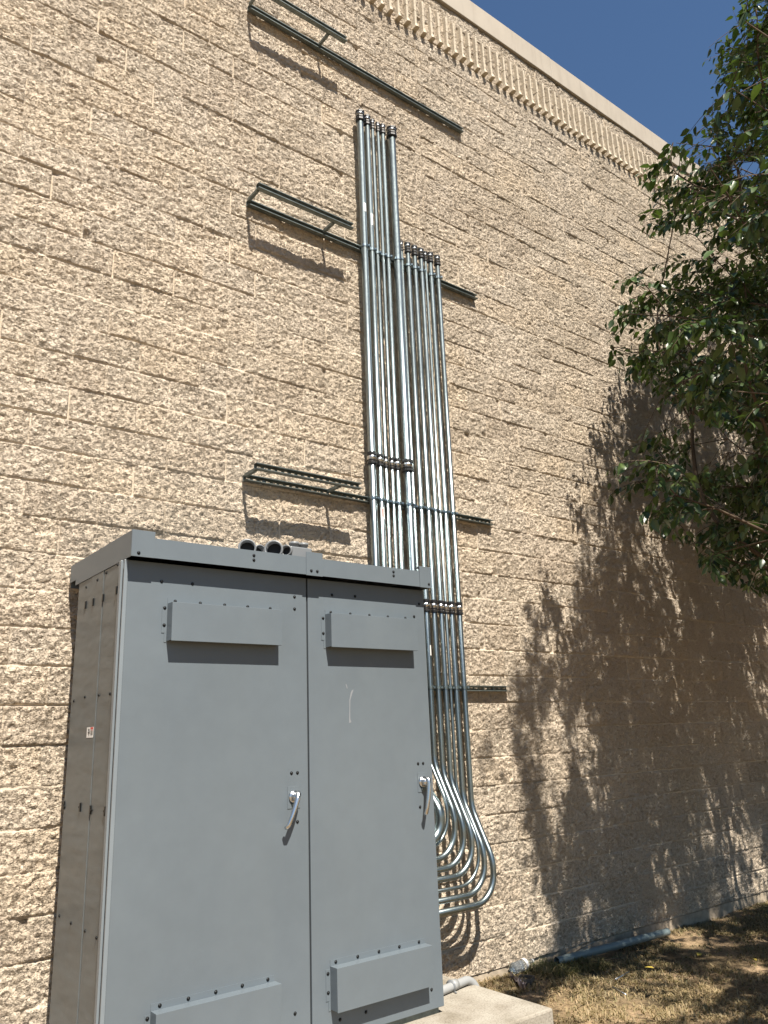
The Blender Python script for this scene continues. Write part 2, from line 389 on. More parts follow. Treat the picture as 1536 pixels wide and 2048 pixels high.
# ------------------------------------------------------------------ electrical cabinet
CX0, CX1, CYF, CYB, CZT = 1.289, 3.112, -.9, -.205, 2.452
cab = empty('electrical_cabinet', ((CX0+CX1)/2, (CYF+CYB)/2, PZ), 'large grey two door outdoor electrical cabinet standing on the concrete pad', 'electrical cabinet')
screw_me = bpy.data.meshes.new('screw'); bm = bmesh.new()
tube(bm, [(0, 0, 0), (0, -.003, 0), (0, -.0055, 0)], [.0075, .0065, .003], 8); tube(bm, [(0, 0, 0), (0, -.0012, 0)], .0085, 10)
bm.to_mesh(screw_me); bm.free(); screw_me.materials.append(M_SCREW)
latch_me = bpy.data.meshes.new('latch'); bm = bmesh.new(); box(bm, -.008, .008, -.006, 0, -.02, .02, .002); bm.to_mesh(latch_me); bm.free(); latch_me.materials.append(M_SCREW)
def put(name, me, parent, x, y, z, side=False):
    o = bpy.data.objects.new(name, me); C.objects.link(o); o.parent = parent
    root = parent
    while root.parent: root = root.parent
    o.location = Vector((x, y, z))-Vector(root.location) if parent is root else Vector((x, y, z))-Vector(root.location)
    if parent is not root:
        o.matrix_parent_inverse = Matrix.Identity(4)
        o.location = Vector((x, y, z))
    if side: o.rotation_euler = (0, 0, -math.pi/2)
    return o
def link2(name, bm, mats, parent, smooth=False):
    """sub-part: the parent mesh keeps world coordinates"""
    me = bpy.data.meshes.new(name); bm.normal_update(); bm.to_mesh(me); bm.free()
    o = bpy.data.objects.new(name, me); C.objects.link(o)
    for m in (mats if isinstance(mats, (list, tuple)) else [mats]): me.materials.append(m)
    if smooth: me.shade_smooth()
    o.parent = parent; return o
bm = bmesh.new()
box(bm, CX0+.012, CX1-.003, CYF+.03, CYB, PZ+.03, CZT)
bmo('body', bm, M_CAB, cab)
bm = bmesh.new(); box(bm, CX0+.02, CX1-.022, CYF+.02, CYB-.02, PZ, PZ+.045, .002); bmo('base_channel', bm, M_STRUT, cab)
# doors
DZ0 = .222
SEAM = 2.283
def door(x0, x1, label):
    bm = bmesh.new(); box(bm, x0, x1, CYF, CYF+.028, DZ0, CZT-.006, .0025)
    d = bmo('door', bm, M_CAB, cab); d['label'] = label; return d
dl = door(CX0+.008, SEAM-.005, 'wider left door of the cabinet')
dr = door(SEAM+.005, CX1, 'narrower right door of the cabinet')
bm = bmesh.new(); box(bm, SEAM-.0049, SEAM+.0049, CYF+.012, CYF+.02, DZ0, CZT-.006); bmo('seam_shade_strip', bm, M_DARK, cab)  # dark strip painted in for the shade of the seam between the doors
for x, z in ((1.463, 2.356), (1.621, 2.358), (2.204, 2.338), (2.204, 2.273), (2.180, 1.444), (2.215, 1.444), (2.179, 1.213), (2.213, 1.213), (2.193, .379)): put('screw', screw_me, dl, x, CYF, z)
for x, z in ((2.446, 2.367), (2.603, 2.371), (3.075, 2.361), (3.046, 1.45), (3.009, 1.45), (3.009, 1.22), (3.029, .315), (2.6, .300), (2.445, .300), (3.031, 2.283)): put('screw', screw_me, dr, x, CYF, z)
# raised frame plates behind handles and the levers
def handle(d, px, pz, pts):
    bm = bmesh.new()
    box(bm, px-.037, px+.037, CYF-.0025, CYF-.0005, pz-.055, pz+.05, .0006)
    link2('handle_plate', bm, M_CAB, d)
    bm = bmesh.new()
    tube(bm, [(px, CYF-.0025, pz), (px, CYF-.010, pz), (px, CYF-.014, pz)], [.031, .030, .024], 20)
    tube(bm, [(px, CYF-.012, pz), (px, CYF-.032, pz), (px, CYF-.042, pz)], [.022, .019, .012], 16)
    tube(bm, pts, [.013, .0145, .0135, .0125, .0115, .0105, .0105, .009][:len(pts)], 10)
    for v in bm.verts: pass
    o = link2('handle', bm, M_CHROME, d, True)
    bm = bmesh.new(); tube(bm, [(px, CYF-.002, pz-.036), (px, CYF-.012, pz-.036)], [.016, .014], 10)
    link2('key_lock', bm, M_STRUT, d)
handle(dl, 2.192, 1.332, [(2.196, -.936, 1.350), (2.192, -.946, 1.345), (2.183, -.950, 1.320), (2.168, -.952, 1.282), (2.152, -.952, 1.245), (2.135, -.950, 1.208), (2.128, -.943, 1.197), (2.126, -.934, 1.195)])
handle(dr, 3.036, 1.352, [(3.034, -.936, 1.368), (3.040, -.946, 1.364), (3.041, -.950, 1.345), (3.036, -.952, 1.31), (3.028, -.953, 1.265), (3.018, -.951, 1.215), (3.014, -.945, 1.190), (3.013, -.935, 1.182)])
# scuff marks on the right door (worn paint)
M_SCUFF, _ = mat('scuffed_paint', (.19, .20, .215), .6)
def blob(name, parent, outline, y, m):
    bm = bmesh.new(); top = [bm.verts.new((x, y-.0008, z)) for x, z in outline]; bot = [bm.verts.new((x, y, z)) for x, z in outline]
    bm.faces.new(top); n = len(top)
    for i in range(n): bm.faces.new((top[i], bot[i], bot[(i+1) % n], top[(i+1) % n]))
    bmesh.ops.recalc_face_normals(bm, faces=bm.faces); return link2(name, bm, m, parent)
blob('scuff', dr, [(2.523, 1.885), (2.529, 1.884), (2.536, 1.862), (2.531, 1.860)], CYF, M_SCUFF)
blob('scuff', dr, [(2.566, 1.853), (2.576, 1.856), (2.566, 1.835), (2.552, 1.80), (2.549, 1.75), (2.549, 1.70), (2.556, 1.684), (2.540, 1.680), (2.544, 1.75), (2.546, 1.80), (2.556, 1.84)], CYF, M_SCUFF)
# vent hoods with flanges
def hood(x0, x1, z0, z1, sx, label):
    bm = bmesh.new(); t = .003; y1 = CYF-.002; y0 = CYF-.061
    box(bm, x0, x1, y0, y0+t, z0, z1, .001)               # front
    box(bm, x0, x0+t, y0+t, y1, z0+.004, z1, 0); box(bm, x1-t, x1, y0+t, y1, z0+.004, z1, 0)
    box(bm, x0+t, x1-t, y0+t, y1, z1-t, z1, 0)              # top
    box(bm, x0+t, x1-t, y0+t, y0+.012, z0, z0+t, 0)         # return lip at the open bottom
    box(bm, x0, x1-.004, y1-.0005, CYF-.0002, z1+.0002, z1+.026, 0)  # top flange
    box(bm, x0-.026, x0-.0005, y1-.0005, CYF-.0002, z0+.042, z1-.012, 0)  # side flange
    box(bm, x0-.012, x0-.0005, y1-.0003, CYF-.0001, z0-.002, z0+.0415, 0)
    box(bm, x1+.0005, x1+.014, y1-.0005, CYF-.0002, z0+.03, z1-.012, 0)
    o = bmo('vent_hood', bm, M_CAB, cab); o['label'] = label
    for x in sx: put('screw', screw_me, o, x, CYF-.002, z1+.013)
    for z in (z0+.165, z0+.083): put('screw', screw_me, o, x0-.014, CYF-.002, z-.005)
    bm = bmesh.new()
    for i in range(9):
        z = z0+.03+i*.015; box(bm, x0+.05, x1-.05, CYF-.0015, CYF-.0004, z, z+.006)
    link2('louvre_slots', bm, M_DARK, o)
hood(1.497, 2.092, 2.070, 2.252, (1.534, 1.664, 1.795, 1.924, 2.055), 'upper vent hood on the left door')
hood(2.397, 3.000, 2.074, 2.256, (2.434, 2.565, 2.698, 2.831, 2.962), 'upper vent hood on the right door')
hood(1.490, 2.085, .350, .535, (1.529, 1.657, 1.786, 1.916, 2.047), 'lower vent hood on the left door')
hood(2.392, 2.998, .350, .540, (2.425, 2.557, 2.690, 2.823, 2.956), 'lower vent hood on the right door')
# roof cap: trim band with raised end and centre plates
LX0, LX1, LYF, LYB, LZ0, LZ1 = 1.284, 3.124, -.966, -.05, 2.452, 2.547
bm = bmesh.new()
box(bm, LX0+.002, LX1-.002, LYF+.002, LYF+.006, LZ0, LZ1)                # front band
box(bm, LX0+.0005, LX0+.0045, LYF+.0065, LYB-.10, LZ0-.002, 2.575)       # left band
box(bm, LX0+.0005, LX0+.0045, LYB-.0995, LYB, LZ0+.028, 2.575)
box(bm, LX1-.0045, LX1-.0005, LYF+.0065, LYB, LZ0, 2.572)                # right band
box(bm, LX0+.005, LX1-.005, LYB-.004, LYB-.0005, LZ0, LZ1)               # back band
box(bm, LX0+.005, LX1-.005, LYF+.0065, LYB-.0045, LZ0+.07, LZ0+.078)     # roof sheet
box(bm, LX0+.012, LX1-.012, LYF+.012, CYF-.001, LZ0+.055, LZ0+.060)      # soffit
cap = bmo('roof_cap', bm, M_CAB, cab)
for x0, x1, z0 in ((LX0, 1.396, LZ0-.002), (2.238, 2.343, LZ0-.004), (3.034, LX1, LZ0-.003)):
    bm = bmesh.new(); box(bm, x0, x1, LYF-.002, LYF+.0018, z0, 2.577, .0008)
    if x0 > 3: box(bm, x0, x1-.005, LYF+.0018, LYF+.05, 2.572, 2.576)
    link2('trim_plate', bm, M_CAB, cap)
for x, z in ((1.319, 2.467), (2.269, 2.474), (2.307, 2.474), (3.102, 2.472)): put('screw', screw_me, cap, x, LYF-.002, z)
for x, z in ((1.924, 2.521), (1.924, 2.497), (2.837, 2.523), (2.837, 2.500)): put('screw', screw_me, cap, x, LYF+.002, z)
# left side: overlapping vertical panels
seams = [-.207, -.415, -.600, -.776]
for i, (ya, yb) in enumerate(((-.4135, -.207), (-.5985, -.4165), (-.7745, -.6015), (-.838, -.7775))):
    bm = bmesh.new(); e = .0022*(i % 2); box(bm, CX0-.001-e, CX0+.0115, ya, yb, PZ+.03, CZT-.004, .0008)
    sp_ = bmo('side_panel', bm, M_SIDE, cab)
    sc = {0: [(-.33, 2.41), (-.252, 1.836), (-.223, 1.329), (-.254, .841)], 1: [(-.508, 2.417), (-.43, 1.845), (-.453, 1.336), (-.438, .836)],
          2: [(-.63, 2.431), (-.627, 1.842), (-.626, 1.33), (-.629, .831)], 3: [(-.79, 2.441), (-.785, 1.838), (-.795, 1.333), (-.785, .828)]}[i]
    lt = {0: [(-.343, 2.315), (-.213, 1.335)], 1: [(-.468, 2.311), (-.47, 1.336)], 2: [(-.608, 2.31), (-.61, 1.33)], 3: [(-.80, 2.316), (-.81, 1.333)]}[i]
    for y, z in sc: put('screw', screw_me, sp_, CX0-.001-e, y, z, True)
    for y, z in lt: put('latch', latch_me, sp_, CX0-.001-e, y, z, True)
    if i == 1: stick_parent = sp_
bm = bmesh.new(); box(bm, CX0-.014, CX0-.0005, -.868, -.8385, PZ+.03, CZT-.004, .003); bmo('corner_trim', bm, M_EDGE, cab)
bm = bmesh.new(); box(bm, CX0+.004, CX0+.0118, -.890, -.8685, PZ+.03, CZT-.004); p_ = bmo('corner_post', bm, M_SIDE, cab)
put('latch', latch_me, p_, CX0+.004, -.878, 1.332, True); put('latch', latch_me, p_, CX0+.004, -.880, 2.313, True)
bm = bmesh.new(); box(bm, CX0-.010, CX0+.0075, -.903, -.8905, DZ0, CZT-.006, .002); bmo('door_hinge_edge', bm, M_EDGE, cab)
# sticker on the side
sx = CX0-.0034
def flat(name, y0, y1, z0, z1, lift, m):
    bm = bmesh.new(); box(bm, sx-.0006-lift, sx-lift, y0, y1, z0, z1); return link2(name, bm, m, stick_parent)
flat('warning_sticker', -.585, -.492, 1.650, 1.698, 0, M_WHITE)
flat('sticker_header', -.583, -.545, 1.688, 1.697, .0007, M_RED)
bm = bmesh.new(); o_ = [(-.528, 1.692), (-.512, 1.690), (-.524, 1.676), (-.508, 1.677), (-.531, 1.654), (-.522, 1.669), (-.538, 1.668)]
f_ = [bm.verts.new((sx-.0014, y, z)) for y, z in o_]; bk = [bm.verts.new((sx-.0006, y, z)) for y, z in o_]
bm.faces.new(f_)
for i in range(len(o_)): bm.faces.new((f_[i], bk[i], bk[(i+1) % len(o_)], f_[(i+1) % len(o_)]))
bmesh.ops.recalc_face_normals(bm, faces=bm.faces); link2('sticker_symbol', bm, M_BLACKP, stick_parent)
for i, z in enumerate((1.683, 1.678, 1.673, 1.668, 1.663)): flat('sticker_text', -.580, -.550+.004*(i % 2), z, z+.0018, .0007, M_RED if i == 0 else M_BLACKP)

def lathe(bm, O, d, prof, seg=18):
    O = Vector(O); d = Vector(d).normalized(); n, b_ = frame(d); prev = None; first = None
    for t, r in prof:
        ring = [bm.verts.new(O+d*t+(n*math.cos(a)+b_*math.sin(a))*r) for a in [2*math.pi*k/seg for k in range(seg)]]
        if prev:
            for k in range(seg): bm.faces.new((prev[k], prev[(k+1) % seg], ring[(k+1) % seg], ring[k]))
        else: bm.faces.new(ring[::-1])
        prev = ring
    bm.faces.new(prev)
# ------------------------------------------------------------------ fittings left on the roof of the cabinet
def conduit_body(x, y, ang, L_, r, label):
    z = 2.534+.050
    e = empty('elbow_fitting', (x, y, z), label, 'conduit fitting', 'grey conduit fittings lying on the cabinet roof')
    d = Vector((math.cos(ang), math.sin(ang), 0)); n = Vector((-d.y, d.x, 0)); O = Vector((x, y, z))
    bm = bmesh.new()
    # open hub facing the viewer, body, second hub turned sideways
    lathe(bm, O, d, [(.045, r*.9), (.0, r*.92), (0, r*1.14), (.02, r*1.14), (.02, r*.98), (.04, r*.9), (L_-.02, r*.9), (L_, r*.6)])
    q = O+d*(L_-.035); lathe(bm, q+n*.05, -n, [(.03, r*.9), (0, r*.92), (0, r*1.12), (.02, r*1.12), (.02, r*.95), (.05, r*.9)])
    link('fitting_body', _m(bm), M_PVC, e, True)
    bm = bmesh.new(); tube(bm, [O+d*.040, O+d*.044], r*.89, 18); link('bore_shade_disc', _m(bm), M_DARK, e)  # black disc closes the hollow hub, painting the shade of its depth
    bm = bmesh.new(); tube(bm, [q+n*.024, q+n*.020], r*.89, 16); link('bore_shade_disc', _m(bm), M_DARK, e)  # same dark disc for the depth shade of the side hub
def _m(bm):
    me = bpy.data.meshes.new('m'); bm.normal_update(); bm.to_mesh(me); bm.free(); return me
conduit_body(1.935, -.87, 1.05, .15, .042, 'leftmost grey conduit elbow fitting lying on the cabinet roof')
conduit_body(2.035, -.83, -.35+math.pi*.6, .12, .033, 'small dark mouthed conduit fitting behind the leftmost one')
conduit_body(2.075, -.90, .85, .15, .045, 'grey conduit fitting with the largest open mouth, in the middle of the row')
e = empty('junction_box', (2.2, -.88, 2.534), 'grey plastic junction box with two round hubs on top, right of the loose fittings', 'junction box', 'grey conduit fittings lying on the cabinet roof')
bm = bmesh.new(); box(bm, 2.165, 2.30, -.93, -.83, 2.536, 2.608, .006); link('box_body', _m(bm), M_PVC, e)
for x in (2.213, 2.272):
    bm = bmesh.new(); tube(bm, [(x, -.885, 2.606), (x, -.885, 2.626), (x, -.885, 2.626), (x, -.885, 2.642)], [.024, .024, .028, .028], 18); link('hub', _m(bm), M_PVC, e, True)
bm = bmesh.new(); lathe(bm, (2.135, -.93, 2.580), (1, 1, 0), [(.035, .024), (0, .0245), (0, .031), (.02, .031), (.02, .026), (.045, .026)]); link('hub', _m(bm), M_PVC, e, True)
bm = bmesh.new(); tube(bm, [(2.157, -.908, 2.580), (2.159, -.906, 2.580)], .0235, 18); link('bore_shade_disc', _m(bm), M_DARK, e)  # dark disc in place of the shade deep inside this hub

# ------------------------------------------------------------------ strut racks on the wall
def channel(bm, x0, x1, yb, z0, d=.041, h=.041, t=.003, openy=-1, slots=True):
    """U channel along x, back plate at yb, flanges towards openy, with lips; slotted back"""
    yo = yb+openy*d
    if slots:
        box(bm, x0, x1, min(yb, yb+openy*t), max(yb, yb+openy*t), z0, z0+.013); box(bm, x0, x1, min(yb, yb+openy*t), max(yb, yb+openy*t), z0+.028, z0+h)
        x = x0
        while x < x1-.01:
            box(bm, x, min(x+.022, x1), min(yb, yb+openy*t)+.0001, max(yb, yb+openy*t)-.0001, z0+.0129, z0+.0281); x += .0508
    else: box(bm, x0, x1, min(yb, yb+openy*t), max(yb, yb+openy*t), z0, z0+h)
    a, b_ = sorted((yb+openy*t, yo))
    box(bm, x0, x1, a, b_, z0, z0+t); box(bm, x0, x1, a, b_, z0+h-t, z0+h)
    a, b_ = sorted((yo, yo-openy*t))
    box(bm, x0+.0003, x1-.0003, a, b_, z0+t, z0+.006); box(bm, x0+.0003, x1-.0003, a, b_, z0+h-.006, z0+h-t)
YW = -.018
STR = []
racks = [(7.200, 2.342, 4.66, 'highest dark steel strut rack on the wall, crossing above the conduit tops'),
         (5.385, 2.352, 4.676, 'dark steel strut rack two thirds up the wall, crossing behind the upper conduits'),
         (3.262, 2.352, 4.655, 'dark steel strut rack just above the cabinet, with its outrigger bar over the cabinet roof'),
         (1.912, 2.9, 4.69, 'lowest steel strut channel, its bare end right of the conduits without an outrigger')]
for i, (z, xa, xb, lab) in enumerate(racks):
    e = empty('strut_rack', (xa, YW, z), lab, 'strut rack', 'steel strut racks bolted to the block wall')
    bm = bmesh.new(); channel(bm, xa, xb, YW, z); o = link('wall_channel', _m(bm), M_STRUT, e)
    for k in range(4):
        xx = xa+.15+(xb-xa-.3)*k/3
        bm = bmesh.new(); tube(bm, [(xx, YW-.003, z+.0205), (xx, YW-.012, z+.0205)], .011, 6); link('anchor_bolt', _m(bm), M_GALV, e)
    if i < 3:
        yo = YW-.041-.135
        x2 = xa-.015; bm = bmesh.new(); channel(bm, x2, x2+.835, yo, z+.024, slots=True); link('outer_channel', _m(bm), M_STRUT, e)
        for xx in (x2+.004, x2+.66):
            bm = bmesh.new(); box(bm, xx, xx+.022, yo, YW-.0415, z+.018, z+.024); box(bm, xx, xx+.004, yo, YW-.0415, z+.0241, z+.040)
            link('arm', _m(bm), M_STRUT, e)

# ------------------------------------------------------------------ conduits
def lerp(a, b_, t): return a+(b_-a)*t
def coupling(e, x, y, z, r):
    bm = bmesh.new(); k = r*1.0
    tube(bm, [(x, y, z-.038), (x, y, z-.012), (x, y, z-.010), (x, y, z+.010), (x, y, z+.012), (x, y, z+.020)], [k*1.16, k*1.16, k*1.32, k*1.32, k*1.18, k*1.18], 14)
    o = link('coupling', _m(bm), M_CHROME, e, True)
    for a, c in ((z-.054, z-.034), (z-.029, z-.019), (z+.016, z+.042)):
        bm = bmesh.new(); tube(bm, [(x, y, a), (x, y, a+.003), (x, y, c-.003), (x, y, c)], [k*1.25, k*1.42, k*1.42, k*1.25], 8, smooth=False)
        link2('gland_nut', bm, M_RUBBER, o)
def topcap(e, x, y, z, r):
    bm = bmesh.new(); k = r
    tube(bm, [(x, y, z-.045), (x, y, z-.005), (x, y, z-.003), (x, y, z+.018)], [k*1.12, k*1.12, k*1.3, k*1.3], 14)
    o = link('compression_connector', _m(bm), M_CONN, e, True)
    for zz_, rr_ in (((z-.060, z-.056, z-.040, z-.036), (1.2, 1.45, 1.45, 1.2)), ((z-.028, z-.016), (1.36, 1.36)), ((z+.018, z+.02, z+.034, z+.036), (1.2, 1.45, 1.45, .9))):
        bm = bmesh.new(); tube(bm, [(x, y, q) for q in zz_], [k*q for q in rr_], 8, smooth=False); link2('gland_nut', bm, M_RUBBER, o)
def strap(e, x, y, z, r):
    bm = bmesh.new(); R = r+.0022; n = 12
    pts = [Vector((x+math.cos(a)*R, y-math.sin(a)*R, z)) for a in [math.pi*k/n for k in range(n+1)]]
    pts = [Vector((x+R, YW-.036, z))]+pts+[Vector((x-R, YW-.036, z))]
    prof = [(-.0015, -.011), (.0015, -.011), (.0015, .011), (-.0015, .011)]
    prev = None
    for i, p in enumerate(pts):
        c = Vector((x, y, z)); d = (p-c); d.z = 0
        d = Vector((1, 0, 0)) if i == 0 else Vector((-1, 0, 0)) if i == len(pts)-1 else d.normalized()
        ring = [bm.verts.new(p+d*a+Vector((0, 0, b_))) for a, b_ in prof]
        if prev:
            for k in range(4): bm.faces.new((prev[k], prev[(k+1) % 4], ring[(k+1) % 4], ring[k]))
        prev = ring
    # ears and screw at the front right
    d = Vector((math.cos(.75), -math.sin(.75), 0)); q = Vector((x, y, z))+d*R; s = Vector((d.y, -d.x, 0))
    for sg in (-1, 1):
        c = q+d*.009+s*sg*.004
        box(bm, c.x-.009, c.x+.009, c.y-.0015, c.y+.0015, z-.009, z+.009)
    tube(bm, [q+d*.010+s*.017, q+d*.010-s*.019], .0035, 6); tube(bm, [q+d*.010+s*.011, q+d*.010+s*.019], .0075, 6)
    bmesh.ops.recalc_face_normals(bm, faces=bm.faces)
    link('pipe_strap', _m(bm), M_GALV, e)
RADS = [.028, .022, .0147, .0147, .0192, .033, .012, .0200, .0200, .0200, .012, .0200, .0208]
XS = [3.378, 3.457, 3.519, 3.577, 3.626, 3.715, 3.781, 3.842, 3.916, 3.988, 4.045, 4.094, 4.174]
LEV = [None]*5+[1.0, .895, .821, .758, .698, .632, .571, .503]
KST = [None]*5+[1.46, 1.40, 1.36, 1.31, 1.26, 1.18, 1.12, 1.12]
YO = -.258
GRP = ['steel conduits of the taller left hand bundle', 'steel conduits of the shorter right hand bundle']
LBL = ['leftmost steel conduit on the wall, its capped tip the highest in the photo',
       'second steel conduit from the left, with a red and white tag above the cabinet',
       'third conduit from the left, left one of the two thin tubes side by side',
       'fourth conduit from the left, right one of the two thin tubes side by side',
       'medium steel conduit of the taller bundle, between a thin tube and the thickest one',
       'thickest steel conduit, rightmost of the taller bundle',
       'very thin steel conduit just right of the thickest one, leftmost of the short bundle',
       'second conduit of the shorter bundle, with a pale sticker right of the cabinet door',
       'third conduit of the shorter bundle, counted from its very thin leftmost one',
       'fourth conduit of the shorter bundle, just left of the inner thin one',
       'thin steel conduit inside the shorter bundle, third from its right end',
       'second steel conduit from the right end of the shorter bundle',
       'rightmost steel conduit, whose outermost elbow sweeps lowest beside the cabinet']
for i, (x, r) in enumerate(zip(XS, RADS)):
    top = 6.685 if i < 6 else 5.585
    y = YW-.041-r-.003
    e = empty('conduit', (x, y, 0), LBL[i], 'conduit', GRP[0 if i < 6 else 1])
    if LEV[i] is None:
        pts = rounded([(x, y, top), (x, y, 1.2-.05*i), (x, CYB-.002, 1.2-.05*i)], .09, 8)
    else:
        R = .185
        zl = LEV[i]; zk = zl+R+.082; k = zk+.32
        if i == 5: zk, k, zl, R = 1.12, 1.285, .93, .13
        pts = rounded([(x, y, top), (x, y, k), (x, YO, zk), (x, YO, zl), (CX1-.03, YO, zl)], [.26, .26, R] if i != 5 else [.11, .11, R], 12)
    # subdivide the long straight run a little for the shading
    bm = bmesh.new(); tube(bm, pts, r, 18); link('tube', _m(bm), M_GALV, e, True)
    topcap(e, x, y, top, r)
    coupling(e, x, y, 3.60 if i < 6 else 2.533, r)
    if i == 5: coupling(e, x, y, 1.335, r)
    if i == 11: pass
    for zz in ((5.385 if True else 0), 3.262, 1.912):
        if i in (6, 10) and zz > 5: continue
        strap(e, x, y, zz+.0205, r)
    def wrap(name, za, zb, a0, a1, m):
        bm = bmesh.new(); n = 8; rr = r+.0008; P = []
        for kk in range(n+1):
            a = lerp(a0, a1, kk/n); P.append([bm.verts.new((x+math.cos(a)*rr, y-math.sin(a)*rr, z_)) for z_ in (za, zb)])
        for kk in range(n): bm.faces.new((P[kk][0], P[kk+1][0], P[kk+1][1], P[kk][1]))
        bmesh.ops.recalc_face_normals(bm, faces=bm.faces)
        return link(name, _m(bm), m, e, True)
    if i == 1:
        wrap('paper_tag', 3.135, 3.225, 1.3, 2.6, M_WHITE); wrap('paper_tag_print', 3.15, 3.215, 1.65, 2.05, M_RED)
        wrap('paper_tag', 5.63, 5.74, 1.3, 2.1, M_WHITE)
    if i == 0: wrap('paper_tag', 5.72, 5.80, 1.2, 2.0, M_WHITE)
    if i == 4: wrap('paper_tag', 2.83, 2.96, 1.9, 2.6, M_WHITE); wrap('paper_tag_print', 2.85, 2.94, 2.2, 2.35, M_RED)
    if i == 7: wrap('paper_tag', 2.16, 2.235, .9, 1.6, M_WHITE)

# ------------------------------------------------------------------ pvc pipe over the pad
e = empty('pvc_pipe', (3.3, -.68, PZ), 'pale grey plastic pipe with a coupling lying on the pad beside the cabinet', 'plastic pipe')
pts = rounded([(3.09, -.72, PZ+.026), (3.40, -.66, PZ+.026), (3.56, -.635, PZ+.030), (3.66, -.70, -.02), (3.68, -.72, -.15)], [.3, .08, .12], 8)
bm = bmesh.new(); tube(bm, pts, .0235, 16); link('pipe', _m(bm), M_PVCW, e, True)
bm = bmesh.new(); a = Vector((3.375, -.665, PZ+.030)); d = Vector((.16, .03, 0)).normalized()
tube(bm, [a-d*.0, a+d*.045], .0285, 16); link('coupling', _m(bm), M_PVCW, e, True)
bm = bmesh.new(); tube(bm, [a-d*.006, a-d*.001], .033, 16); tube(bm, [a-d*.003+Vector((0, -.03, -.02)), a-d*.003+Vector((0, -.045, -.026))], .004, 6); link('clamp_ring', _m(bm), M_PVC, e, True)

# ------------------------------------------------------------------ things on the ground
def gh(x, y): return float(gz(x, y))
# plastic bottle
M_PLA, b = mat('clear_plastic', (.93, .95, .95), .12, spec=.5); b.inputs['Transmission Weight'].default_value = .93; b.inputs['IOR'].default_value = 1.12
O = Vector((4.50, -.05, -.008)); A = Vector((.155, .005, .01)).normalized()
e = empty('plastic_bottle', O, 'clear crushed plastic bottle lying at the wall foot behind the pad', 'bottle')
prof = [(0, .016), (.004, .035), (.02, .039), (.05, .036), (.07, .039), (.10, .035), (.12, .038), (.145, .034), (.17, .022), (.19, .012), (.21, .012)]
bm = bmesh.new(); tube(bm, [O+A*t for t, r in prof], [r for t, r in prof], 20)
tube(bm, [O+A*(t*.985+.002) for t, r in prof], [max(r-.0015, .002) for t, r in prof], 20); link('bottle_body', _m(bm), M_PLA, e, True)
bm = bmesh.new(); tube(bm, [O+A*.112, O+A*.132], .0388, 20, cap=False); link('bottle_label', _m(bm), M_WHITE, e, True)
bm = bmesh.new(); tube(bm, [O+A*.21, O+A*.222], .0135, 14); link('bottle_cap', _m(bm), M_WHITE, e, True)
# long pipe on the ground
bm = bmesh.new(); r = .028
M_OFF, _ = mat('weathered_blue_conduit', (.15, .19, .195), .4)
p0 = Vector((4.93, -.085, gh(4.93, 0)+.04)); p1 = Vector((6.22, -.165, gh(6.2, 0)+.075))
tube(bm, [p0, lerp(p0, p1, .5), p1], r, 18, cap=False); tube(bm, [p1, lerp(p0, p1, .5), p0], r-.003, 18, cap=False)
o = bmo('conduit_offcut', bm, M_OFF, None, True); tag(o, 'long blue grey conduit lying on the ground along the wall foot in the shade', 'conduit')
def rod(p, q, r, m, name, label, cat):
    bm = bmesh.new(); p = Vector(p); q = Vector(q); tube(bm, [p, lerp(p, q, .5), q], r, 8); o = bmo(name, bm, m, None, True); tag(o, label, cat); return o
rod((4.86, -.655, gh(4.86, 0)+.035), (5.12, -.575, gh(5.1, 0)+.03), .006, M_CHROME, 'metal_rod', 'thin shiny metal rod on the dry grass, the farther of the two', 'rod')
rod((4.71, -.745, gh(4.7, 0)+.03), (4.66, -.885, gh(4.66, 0)+.02), .006, M_CHROME, 'metal_rod', 'thin shiny metal rod on the dry grass, the nearer of the two', 'rod')
rod((5.05, -.20, gh(5.05, 0)+.03), (5.45, -.26, gh(5.4, 0)+.02), .004, M_BARK, 'stick', 'thin pale twig lying in the grass below the long conduit', 'stick')
bm = bmesh.new(); random.seed(5)
for k in range(3):
    p = Vector((4.98+.02*k, -.03-.01*k, gh(5, 0)+.03)); pts = [p]
    for q in range(6): pts.append(pts[-1]+Vector((.065, .004*random.uniform(-1, 1), random.uniform(.0, .022)-.004)))
    tube(bm, pts, .0025, 6)
o = bmo('wire_scrap', bm, M_GALV, None, True); tag(o, 'scraps of thin grey wire between the long conduit and the wall', 'wire')
# small dark box lid
bm = bmesh.new(); zb = gh(4.46, 0)
box(bm, 4.405, 4.505, -.265, -.165, zb, zb+.004); box(bm, 4.405, 4.409, -.265, -.165, zb+.004, zb+.035); box(bm, 4.501, 4.505, -.265, -.165, zb+.004, zb+.035); box(bm, 4.409, 4.501, -.265, -.261, zb+.004, zb+.035); box(bm, 4.409, 4.501, -.169, -.165, zb+.004, zb+.035)
bmesh.ops.rotate(bm, verts=bm.verts, cent=(4.455, -.215, zb), matrix=Matrix.Rotation(.5, 3, 'Z'))
M_BRN, _ = mat('dull_brown_metal', (.13, .11, .09), .6)
o = bmo('metal_box_scrap', bm, M_BRN); tag(o, 'small open brown metal box in the dry grass beside the pad', 'box')
